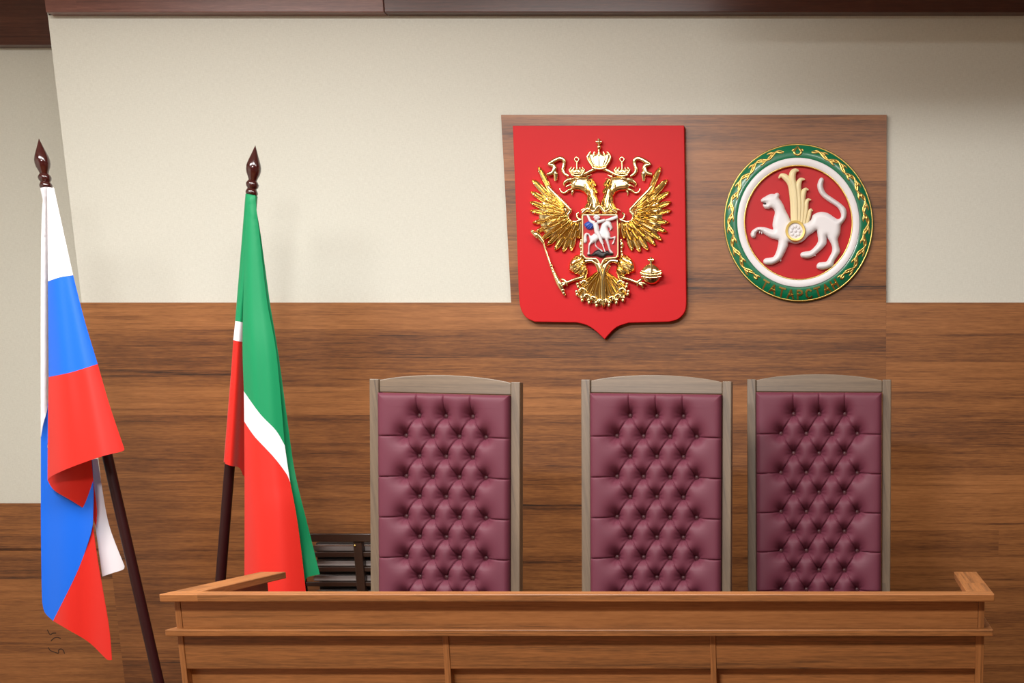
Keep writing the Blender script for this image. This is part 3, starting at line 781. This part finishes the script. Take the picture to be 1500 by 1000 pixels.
    relief(g_, cat(Q((852, 373), (856, 380), (860, 388), (861, 396), (858, 404), (850, 405), (843, 401), (834, 398), (833, 388), (837, 379), (844, 373)), 4, True), YS, 0.018, 8, 1.8)
    for i, (p, t) in enumerate([((853, 375), (838, 381)), ((856, 379), (836, 389)), ((857, 384), (834, 397)), ((858, 387), (841, 401)), ((859, 391), (849, 404)), ((860, 394), (856, 406)), ((854, 377), (844, 391)), ((856, 385), (850, 396))]):
        feather(g_, side(p, s), side(t, s), 2.7, YS, 0.011, 0.014 + 0.003 * (i % 2))
    stroke(g_, Q((856, 402), (855, 406), (843, 409), (830, 414), (822, 416)), [4, 3.2, 2.3, 2.6, 3.2], YS, 1.0, lift=0.014)
    stroke(g_, Q((853, 406), (858, 408)), [3, 1.0], YS, 1.0, lift=0.013)
    stroke(g_, Q((857, 403), (861, 399.5)), [2, 0.6], YS, 1.0, lift=0.013)
    for p, t in (((830, 413), (822, 408)), ((828, 415), (818, 417)), ((828, 416), (823, 422)), ((832, 413), (831, 419))): stroke(g_, Q(p, ((p[0] + t[0]) / 2 - 1, (p[1] + t[1]) / 2 - 1), t), [2.2, 2.0, 0.9], YS, 1.0, lift=0.018)
    stroke(g_, Q((852.5, 353), (850, 360), (852, 367), (851, 375)), [2.0, 2.2, 1.6, 2.4], YS, 1.0, lift=0.008)
    for y in (352, 358, 363, 369): c_ = side((851.5, y), s); g_.ball(at(c_[0], c_[1], YS - 0.014), 0.0058, 8)
    g_.build('leg', GOLD, arms, smooth=50)
# great crown
c, g = crown(877.8, 246, 219, 10, 17.8, 3.2)
c.ball(at(877.6, 215.5, YS - 0.014), 0.0095, 12)
stroke(c, [(877.5, 214), (877.4, 203.5)], [1.6, 2.2], YS, 1.0, lift=0.012); stroke(c, [(873.3, 208), (881.7, 208)], [2.2, 2.2], YS, 1.0, lift=0.013)
c.ball(at(877.4, 208, YS - 0.018), 0.006, 10)
c.build('crown', GOLD, arms, smooth=50)
# sceptre in the left claw
c = MB()
stroke(c, [(779, 340), (785, 343), (791, 348), (796, 355)], [1.5, 4.2, 3.4, 2.4], YS, 1.0, lift=0.026)
stroke(c, [(796, 355), (800, 368), (807, 389)], [1.6, 1.5, 1.8], YS, 1.0, lift=0.014)
for p, r in (((807.5, 389), 3.0), ((809.5, 394), 2.4), ((811, 398.5), 2.9), ((813, 403), 2.4), ((814.5, 407), 3.2), ((824.5, 425), 3.4), ((826, 429.5), 2.6), ((780, 339), 2.6), ((787, 347), 2.6)): c.ball(at(p[0], p[1], YS - 0.014 - (0.014 if p[0] < 790 else 0)), r / PXM, 10)
stroke(c, [(807, 389), (814, 405), (820, 417), (828, 433)], [1.9, 3.2, 4.4, 1.6], YS, 0.9, lift=0.014)
c.build('sceptre', GOLD, arms, smooth=50)
# orb in the right claw
c = MB(); oc = at(954, 401, YS - 0.012)
c.ball(oc, 14.3 / PXM, 24, (1, 0.6, 1))
for z0, r in ((401.5, 1.6), (405.5, 1.1), (397.5, 1.1)):
    stroke(c, [(939.5, z0 - 1), (947, z0 + 0.8), (954, z0 + 1.2), (961, z0 + 0.8), (968.5, z0 - 1)], r, YS, 1.0, lift=0.036 if z0 == 401.5 else 0.034)
stroke(c, [(954, 387), (954.5, 393), (954.5, 400)], [1.6, 1.6, 1.4], YS, 1.0, lift=0.035)
for i in range(9): c.ball(at(940.5 + i * 3.4, 401.5 + 1.6 * math.sin(PI * i / 8), YS - 0.040), 0.0042, 8)
for x_ in (939.5, 968.5): c.ball(at(x_, 400, YS - 0.018), 0.007, 8)
stroke(c, [(953.6, 388), (953.6, 377)], [1.8, 2.2], YS, 1.0, lift=0.014); stroke(c, [(949.4, 380.5), (957.8, 380.5)], [2.1, 2.1], YS, 1.0, lift=0.015)
c.build('orb', GOLD, arms, smooth=50)
# tail
c = MB()
relief(c, cat([(872, 388), (875, 400), (864, 412), (850, 422), (846, 433), (856, 440), (870, 445), (884, 449), (898, 444), (912, 438), (919, 430), (915, 420), (902, 411), (891, 400), (894, 388), (883, 383)], 4, True), YS, 0.008, 7, 2.2)
tips = [((845, 420), 3.4), ((843.5, 431), 3.6), ((851, 440), 3.8), ((861, 443.5), 3.8), ((872, 447.5), 4.0)]
for k, (tp, wd) in enumerate(tips):
    for s in (-1, 1):
        bs = (880 - 4 + k * 0.7, 398 + k)
        feather(c, side(bs, s), side(tp, s), wd, YS, 0.013, 0.006 + 0.003 * (k % 2), bend=0.06 * s)
        q = side((tp[0] + 2, tp[1] - 1), s)
        for dx_, dy_ in ((0, 0), (4, -6), (-1, -4)):
            t_ = side((tp[0] + dx_ + 2, tp[1] + dy_), s); c.ball(at(t_[0], t_[1], YS - 0.018), 0.0078, 8)
        m1 = (tp[0] + 10 - k, tp[1] - 6)
        stroke(c, [side(p, s) for p in ((m1[0] - 4, m1[1] + 2), (m1[0], m1[1] - 3), (m1[0] + 5, m1[1]), (m1[0] + 3, m1[1] + 4))], [1.6, 1.8, 1.7, 1.2], YS, 1.0, lift=0.02)
feather(c, (883, 396), (884, 451), 5.2, YS, 0.016, 0.012)
stroke(c, [(876, 386), (880, 396), (882.5, 410), (884, 446)], [2.2, 2.4, 1.6, 1.0], YS, 1.0, lift=0.022)
stroke(c, [(889, 386), (885.5, 396), (883.5, 410)], [2.2, 2.4, 1.6], YS, 1.0, lift=0.022)
for s in (-1, 1): stroke(c, [side(p, s) for p in ((858, 383), (867, 382), (874, 388), (877, 398))], [3, 3, 2.6, 1.6], YS, 1.0, lift=0.012)
c.build('tail', GOLD, arms, smooth=50)
c = MB()
relief(c, [(850, 312), (906, 312), (907, 376), (890, 384), (880, 390), (868, 384), (851, 376)], YS, 0.012, 4, 3)
stroke(c, [(853, 312), (861, 306), (870, 310), (878, 302), (886, 310), (895, 306), (904, 312)], [2.4, 3, 2.6, 3.2, 2.6, 3, 2.4], YS, 1.0, lift=0.016)
c.build('breast', GOLD, arms, smooth=50)
# little shield on the breast
YE = YS - 0.022
def ep(p): return (840 + p[0] / 10, 300 + p[1] / 10)
eso = [ep(p) for p in ((135, 148), (640, 148), (652, 400), (652, 725), (628, 770), (470, 785), (440, 810), (400, 890), (355, 810), (330, 788), (180, 782), (135, 730))]
c = MB(); patch(c, eso, lambda x, y, d: YE, 3, skirt=YS)
esc = c.build('breast_shield', M['red_enamel'], arms)
c = MB(); n_ = len(eso)
for i in range(n_):
    stroke(c, [eso[i], eso[(i + 1) % n_]], [1.15, 1.15], YE, 0.9, 2, 8, 0.001)
c.build('rim', M['pale_gold'], esc, smooth=60)
horse = [(160, 560), (148, 520), (155, 450), (175, 415), (205, 408), (235, 425), (250, 450), (280, 440), (300, 420), (340, 415), (370, 390), (395, 340), (415, 280), (450, 240), (485, 212), (495, 200), (505, 218), (530, 235), (550, 260), (560, 290), (575, 330), (570, 350), (550, 372), (530, 378), (535, 350), (515, 330), (500, 325), (510, 370), (535, 420), (540, 465), (560, 475), (600, 460), (620, 468), (612, 510), (590, 570), (565, 578), (565, 565), (585, 520), (590, 492), (550, 500), (520, 500), (515, 530), (530, 590), (545, 650), (575, 690), (580, 708), (555, 712), (525, 680), (500, 600), (475, 535), (450, 500), (400, 500), (350, 520), (330, 555), (335, 590), (370, 630), (420, 660), (435, 685), (415, 695), (390, 670), (340, 630), (315, 590), (312, 545), (290, 560), (250, 590), (238, 640), (240, 700), (250, 722), (225, 732), (205, 718), (215, 680), (215, 630), (222, 570), (240, 540), (235, 500), (225, 460), (205, 440), (195, 470), (200, 520), (185, 555)]
c = MB(); relief(c, cat([ep(p) for p in horse], 3, True), YE, 0.012, 4.5, 1.0, 0.002); c.build('horse', M['white_relief'], esc, smooth=50)
c = MB()
stroke(c, [ep(p) for p in ((315, 265), (335, 330), (345, 400), (370, 440))], [3.4, 3.8, 3.4, 2.6], YE, 0.9, lift=0.012)
stroke(c, [ep(p) for p in ((350, 400), (385, 470), (415, 545), (435, 570))], [3, 2.6, 2.0, 1.4], YE, 0.9, lift=0.014)
stroke(c, [ep(p) for p in ((310, 265), (250, 235), (215, 165), (205, 150))], [2.6, 2.0, 1.6, 1.3], YE, 0.9, lift=0.012)
stroke(c, [ep(p) for p in ((350, 250), (400, 240), (460, 220))], [2.6, 2.0, 1.6], YE, 0.9, lift=0.014)
stroke(c, [ep(p) for p in ((470, 225), (560, 205), (645, 170))], [1.2, 2.2, 2.2], YE, 0.7, lift=0.012)
stroke(c, [ep(p) for p in ((375, 420), (420, 560), (465, 690))], [0.9, 0.8, 0.7], YE, 1.0, lift=0.018)
c.ball(at(*ep((340, 195)), YE - 0.014), 3.6 / PXM, 12); stroke(c, [ep(p) for p in ((300, 190), (340, 160), (382, 192))], [1.4, 2.2, 1.4], YE, 0.9, lift=0.020)
c.build('rider', M['white_relief'], esc, smooth=50)
c = MB(); relief(c, cat([ep(p) for p in ((300, 255), (245, 240), (195, 250), (158, 285), (180, 330), (215, 360), (260, 355), (290, 340))], 4, True), YE, 0.010, 4, 1.0, 0.002)
for t in range(3): stroke(c, [ep(p) for p in ((175 + t * 34, 318 + t * 14), (225 + t * 22, 290 + t * 10), (270 + t * 12, 262 + t * 16))], 0.9, YE, 0.9, lift=0.012)
c.build('cape', M['blue_relief'], esc, smooth=50)
c = MB(); relief(c, cat([ep(p) for p in ((200, 725), (260, 725), (320, 670), (380, 655), (430, 690), (500, 665), (530, 700), (585, 712), (560, 740), (490, 735), (450, 775), (390, 770), (330, 745), (270, 750), (215, 748))], 4, True), YE, 0.010, 3, 1.0, 0.003); c.build('dragon', M['black_relief'], esc, smooth=50)

# ------------------------------------------------------------------ the round emblem
YM = Y_PANEL - 0.022
mc = at(1169.6, 326.8, YM)
Rm = (at(1279.6, 326.8, YM).x - at(1059.6, 326.8, YM).x) / 2
med = empty('round_emblem', (mc.x, Y_PANEL, mc.z), 'round emblem of a winged white leopard inside a green ring, on the board', 'coat of arms')
def ringprof(mb, prof, n=120):
    """turned round the emblem's axis: (radius, depth in front of the board)"""
    rings = [[(mc.x + r * math.cos(2 * PI * i / n), Y_PANEL - d, mc.z + r * math.sin(2 * PI * i / n)) for i in range(n)] for r, d in prof]
    vs = [p for r in rings for p in r]; m_ = len(rings); fs = []
    for j in range(m_ - 1):
        for i in range(n): fs.append((j * n + i, j * n + (i + 1) % n, (j + 1) * n + (i + 1) % n, (j + 1) * n + i))
    mb.add(vs, fs); return mb
def gold_rim(r, d, wd, name, m):
    ringprof(MB(), [(r - wd, d - 0.003), (r - wd, d + 0.001), (r - wd * 0.5, d + 0.0035), (r, d + 0.0035), (r + wd * 0.5, d + 0.001), (r + wd * 0.5, d - 0.003)]).build(name, m, med, smooth=50)
ringprof(MB(), [(Rm, 0.0005), (Rm, 0.008), (Rm - 0.003, 0.011), (Rm * 0.95, 0.0185), (Rm * 0.89, 0.0255), (Rm * 0.84, 0.0275), (Rm * 0.815, 0.026), (Rm * 0.81, 0.0005)]).build('green_ring', M['green_ring'], med, smooth=40)
gold_rim(Rm * 0.988, 0.0115, 0.0045, 'outer_rim', M['gold_matte'])
ringprof(MB(), [(Rm * 0.812, 0.0005), (Rm * 0.812, 0.0285), (Rm * 0.804, 0.030), (Rm * 0.74, 0.030), (Rm * 0.722, 0.026), (Rm * 0.722, 0.0005)]).build('white_ring', M['white_relief'], med, smooth=40)
gold_rim(Rm * 0.722, 0.024, 0.005, 'inner_rim', M['gold_matte'])
c = MB(); ringprof(c, [(Rm * 0.7215, 0.0005), (Rm * 0.7215, 0.016), (0.0005, 0.016)]); c.build('red_disc', M['red_enamel'], med, smooth=40)
YD = Y_PANEL - 0.016
def ringd(p):
    r = math.hypot(p.x - mc.x, p.z - mc.z) / Rm
    T_ = [(0.80, 0.027), (0.84, 0.0275), (0.89, 0.0255), (0.95, 0.0185), (1.0, 0.008)]
    for (a, b), (c, d) in zip(T_, T_[1:]):
        if r <= c: return b + (d - b) * (r - a) / (c - a)
    return 0.008
def rp(a, r):   # point on the ring: angle from the top, clockwise as seen; fraction of the radius
    return Vector((mc.x + Rm * r * math.sin(a), 0, mc.z + Rm * r * math.cos(a)))
def rstroke(mb, pts, rad, lift, flat=0.8, n=5, ns=8):
    P = cat([(p.x, p.z, r) for p, r in zip(pts, rad if isinstance(rad, (list, tuple)) else [rad] * len(pts))], n); rings = []
    C = [Vector((p.x, Y_PANEL - ringd(Vector((p.x, 0, p.y))), p.y)) for p in P]
    for i, c in enumerate(C):
        t = (C[min(i + 1, len(C) - 1)] - C[max(i - 1, 0)]).normalized(); s = Vector((0, 1, 0)).cross(t).normalized(); r = max(P[i].z, 0.0003)
        rings.append([c + s * r * math.cos(2 * PI * k / ns) + Vector((0, -1, 0)) * r * flat * math.sin(2 * PI * k / ns) for k in range(ns)])
    mb.loft(rings); return mb
for s in (-1, 1):
    c = MB(); pts = []; rads = []; D0, D1, PER = 11.5, 139, 18.2
    k = 0; a_ = D0
    while a_ <= D1 + 0.01:
        ph = (a_ - D0) / PER * 2 * PI
        pts.append(rp(s * math.radians(a_), 0.906 + 0.030 * math.sin(ph))); rads.append(0.0042 if 14 < a_ < 136 else 0.0015); a_ += PER / 8
    rstroke(c, pts, rads, 0.026)
    a_ = D0 + PER * 0.25; sg = 1
    while a_ < D1 - 4:          # curls leaving the vine, inwards and outwards in turn
        A2 = math.radians
        base = 0.906 + 0.030 * sg
        cu = [(a_ + 1.5, base), (a_ + 5.6, base - sg * 0.008), (a_ + 7.0, base - sg * 0.026), (a_ + 5.0, base - sg * 0.036), (a_ + 3.6, base - sg * 0.026)]
        rstroke(c, [rp(s * A2(x), y) for x, y in cu], [0.003, 0.004, 0.0044, 0.0040, 0.0025], 0.026)
        lf = [(a_ + 2.2, base - sg * 0.004), (a_ - 1.8, base - sg * 0.034), (a_ - 4.2, base - sg * 0.040)]
        rstroke(c, [rp(s * A2(x), y) for x, y in lf], [0.003, 0.0042, 0.0012], 0.026)
        lf = [(a_ + 3.5, base - sg * 0.002), (a_ + 7.2, base + sg * 0.012), (a_ + 9.4, base + sg * 0.010)]
        rstroke(c, [rp(s * A2(x), y) for x, y in lf], [0.003, 0.0038, 0.0010], 0.026)
        a_ += PER / 2; sg = -sg
    c.build('scroll_ornament', M['gold_matte'], med, smooth=60)
c = MB()       # tulip at the top
for s in (-1, 1):
    rstroke(c, [rp(math.radians(x * s), y) for x, y in ((0, 0.845), (2.4, 0.862), (2.9, 0.895), (1.2, 0.93), (0, 0.965))], [0.004, 0.0052, 0.0052, 0.004, 0.001], 0.026)
    rstroke(c, [rp(math.radians(x * s), y) for x, y in ((2.2, 0.905), (3.8, 0.918), (4.6, 0.90))], [0.004, 0.004, 0.0015], 0.026)
c.build('tulip_ornament', M['gold_matte'], med, smooth=60)
# lettering along the foot of the ring
GL = {'Т': [[(-.5, 1), (.5, 1)], [(0, 1), (0, 0)]], 'А': [[(-.5, 0), (0, 1)], [(0, 1), (.5, 0)], [(-.3, .36), (.3, .36)]],
      'Р': [[(-.38, 0), (-.38, 1)], [(-.38, 1), (.1, 1), (.38, .88), (.38, .62), (.1, .48), (-.38, .48)]],
      'С': [[(.45, .82), (.2, 1), (-.15, 1), (-.42, .75), (-.42, .25), (-.15, 0), (.2, 0), (.45, .18)]], 'Н': [[(-.42, 0), (-.42, 1)], [(.42, 0), (.42, 1)], [(-.42, .5), (.42, .5)]]}
word = 'ТАТАРСТАН'
for i, ch in enumerate(word):
    c = MB(); A0 = math.radians(180 + 30.5 - i * 7.75)
    up = Vector((-math.sin(A0), 0, -math.cos(A0))); rt = Vector((-up.z, 0, up.x)) * -1
    o_ = rp(A0, 0.962)
    hh, ww = Rm * 0.105, Rm * 0.078
    for sg in GL[ch]:
        P = [o_ + rt * x * ww + up * y * hh for x, y in sg]
        for p, q in zip(P, P[1:]):
            d = (q - p).normalized(); s_ = Vector((0, 1, 0)).cross(d) * 0.0034; p_, q_ = p - d * 0.002, q + d * 0.002
            fr = [Vector((v.x, Y_PANEL - ringd(v) - 0.003, v.z)) for v in (p_ - s_, p_ + s_, q_ + s_, q_ - s_)]; bk = [Vector((v.x, v.y + 0.006, v.z)) for v in fr]
            c.add(fr + bk, [(0, 1, 2, 3), (7, 6, 5, 4), (0, 4, 5, 1), (1, 5, 6, 2), (2, 6, 7, 3), (3, 7, 4, 0)])
    c.build('letter', M['gold_matte'], med)
def mp(p): return (1040 + p[0] / 3.704, 190 + p[1] / 3.704)
leo = [(280, 376), (290, 368), (318, 352), (332, 348), (350, 348), (356, 344), (368, 342), (377, 354), (375, 370), (386, 386), (400, 410), (412, 440), (428, 470), (445, 500), (500, 505), (545, 492), (556, 466), (576, 452), (605, 445), (640, 452), (668, 470), (690, 484), (704, 481), (711, 468), (707, 446), (690, 420), (650, 394), (612, 366), (590, 336), (582, 306), (587, 281), (598, 262), (610, 260), (618, 273), (614, 295), (617, 320), (633, 346), (665, 369), (707, 398), (735, 425), (742, 455), (735, 485), (720, 507), (710, 522), (707, 560), (695, 592), (698, 620), (706, 655), (704, 668), (690, 690), (675, 715), (668, 738), (652, 748), (625, 757), (600, 758), (582, 752), (578, 738), (588, 722), (610, 718), (632, 714), (647, 690), (660, 665), (663, 640), (655, 615), (640, 590), (634, 578),
       (633, 600), (630, 622), (605, 650), (577, 674), (562, 688), (540, 697), (515, 698), (496, 691), (490, 678), (498, 665), (520, 660), (545, 655), (570, 632), (586, 605), (584, 575), (578, 545), (560, 558), (535, 575), (510, 600), (480, 616), (455, 618), (428, 612), (424, 628), (414, 652), (400, 680), (386, 704), (366, 720), (340, 732), (310, 733), (292, 723), (290, 708), (300, 698), (322, 694), (345, 688), (358, 665), (368, 632), (371, 602), (358, 596), (330, 588), (300, 570), (282, 554), (266, 549), (253, 560), (249, 578), (240, 588), (226, 583), (220, 566), (228, 548), (245, 535), (265, 527), (295, 528), (325, 537), (343, 540), (339, 515), (345, 480), (352, 450), (346, 432), (332, 424), (318, 430), (300, 428), (289, 416), (288, 405), (302, 404), (304, 398), (284, 394), (276, 385)]
c = MB(); relief(c, cat([mp(p) for p in leo], 3, True), YD, 0.020, 7.5, 1.7, 0.006)
leop = c.build('leopard', M['white_relief'], med, smooth=50)
c = MB(); q = [mp(p) for p in ((290, 400), (298, 402), (305, 406))]; stroke(c, q, [0.8, 1.2, 0.7], YD, 0.6, lift=0.008); c.build('mouth', M['black_relief'], leop, smooth=60)
c = MB()
for p, t in (((383, 706), (384, 714)), ((562, 680), (574, 684)), ((662, 736), (670, 743)), ((270, 550), (268, 562)), ((280, 554), (282, 566))): stroke(c, [mp(p), mp(t)], [1.2, 0.4], YD, 0.9, lift=0.010)
c.build('claws', M['white_relief'], leop, smooth=60)
c = MB()
for i, (ln, w_) in enumerate([(((520, 515), (536, 470), (541, 446), (548, 434), (558, 441)), 2.2), (((508, 510), (520, 440), (522, 402), (532, 381), (549, 380)), 2.8), (((495, 505), (502, 430), (503, 375), (508, 340), (520, 324), (535, 326)), 3.2), (((480, 505), (484, 410), (480, 345), (479, 302), (492, 272), (515, 269)), 3.6), (((455, 505), (452, 410), (446, 340), (436, 292), (412, 260), (388, 249), (373, 263)), 3.6), (((466, 505), (464, 400), (457, 320), (447, 272), (449, 238), (464, 222), (482, 222)), 3.9)]):
    n_ = len(ln); stroke(c, [mp(p) for p in ln], [w_ * 1.25] * (n_ - 2) + [w_ * 0.85, w_ * 0.25], YD, 0.9, 8, 12, lift=0.010 + 0.0015 * i)
    for o_ in (-2.2, 2.2): stroke(c, [(mp(p)[0] + o_ * 0.7 * w_ / 3.6, mp(p)[1]) for p in ln[:n_ - 2]], [0.55] * (n_ - 2), YD, 1.0, 6, 8, lift=0.010 + 0.0015 * i + w_ * 0.0027)
c.build('wing', M['cream'], med, smooth=60)
dc = at(*mp((466, 555)), YD); r0 = 52 / 3.704 / PXM * 1.02
def disc(mb, prof, n=48):
    vs = [(dc.x + r * math.cos(2 * PI * i / n), YD - d, dc.z + r * math.sin(2 * PI * i / n)) for r, d in prof for i in range(n)]
    fs = [(j * n + i, j * n + (i + 1) % n, (j + 1) * n + (i + 1) % n, (j + 1) * n + i) for j in range(len(prof) - 1) for i in range(n)]
    mb.add(vs, fs); return mb
disc(MB(), [(r0, 0.0), (r0, 0.033), (r0 * 0.93, 0.038), (r0 * 0.76, 0.037), (r0 * 0.72, 0.030)]).build('disc_ring', M['cream_gold'], med, smooth=40)
c = MB(); disc(c, [(r0 * 0.73, 0.02), (r0 * 0.73, 0.031), (0.0003, 0.031)])
for k in range(8):
    a_ = 2 * PI * k / 8; c.ball((dc.x + r0 * 0.42 * math.cos(a_), YD - 0.032, dc.z + r0 * 0.42 * math.sin(a_)), r0 * 0.17, 12, (1, 0.45, 1))
c.ball((dc.x, YD - 0.032, dc.z), r0 * 0.15, 12, (1, 0.6, 1))
c.build('rosette', M['white_relief'], med, smooth=50)

# ------------------------------------------------------------------ light
def area(name, loc, rot, sx_, sy_, power, color=(1, 1, 1)):
    l = bpy.data.lights.new(name, 'AREA'); l.shape = 'RECTANGLE'; l.size = sx_; l.size_y = sy_; l.energy = power; l.color = color
    o = bpy.data.objects.new(name, l); COL.objects.link(o); o.location = loc; o.rotation_euler = rot; return o
WARM = (1.0, 0.985, 0.96)
for x, y, p in ((-3.0, 3.6, 82), (-1.5, 3.7, 64), (0.3, 3.6, 34), (1.9, 3.2, 10), (-1.6, 0.8, 205)):
    area('ceiling_lamp', (x, y, CEIL - 0.03), (0, 0, 0), 1.2, 0.6, p, WARM)
w = bpy.data.worlds.new('world'); S.world = w; w.use_nodes = True
w.node_tree.nodes['Background'].inputs[0].default_value = (1, 0.97, 0.92, 1); w.node_tree.nodes['Background'].inputs[1].default_value = 0.05
S.view_settings.view_transform = 'Standard'; S.view_settings.look = 'None'; S.view_settings.gamma = 1; S.view_settings.use_curve_mapping = False
S.view_settings.exposure = 0.0
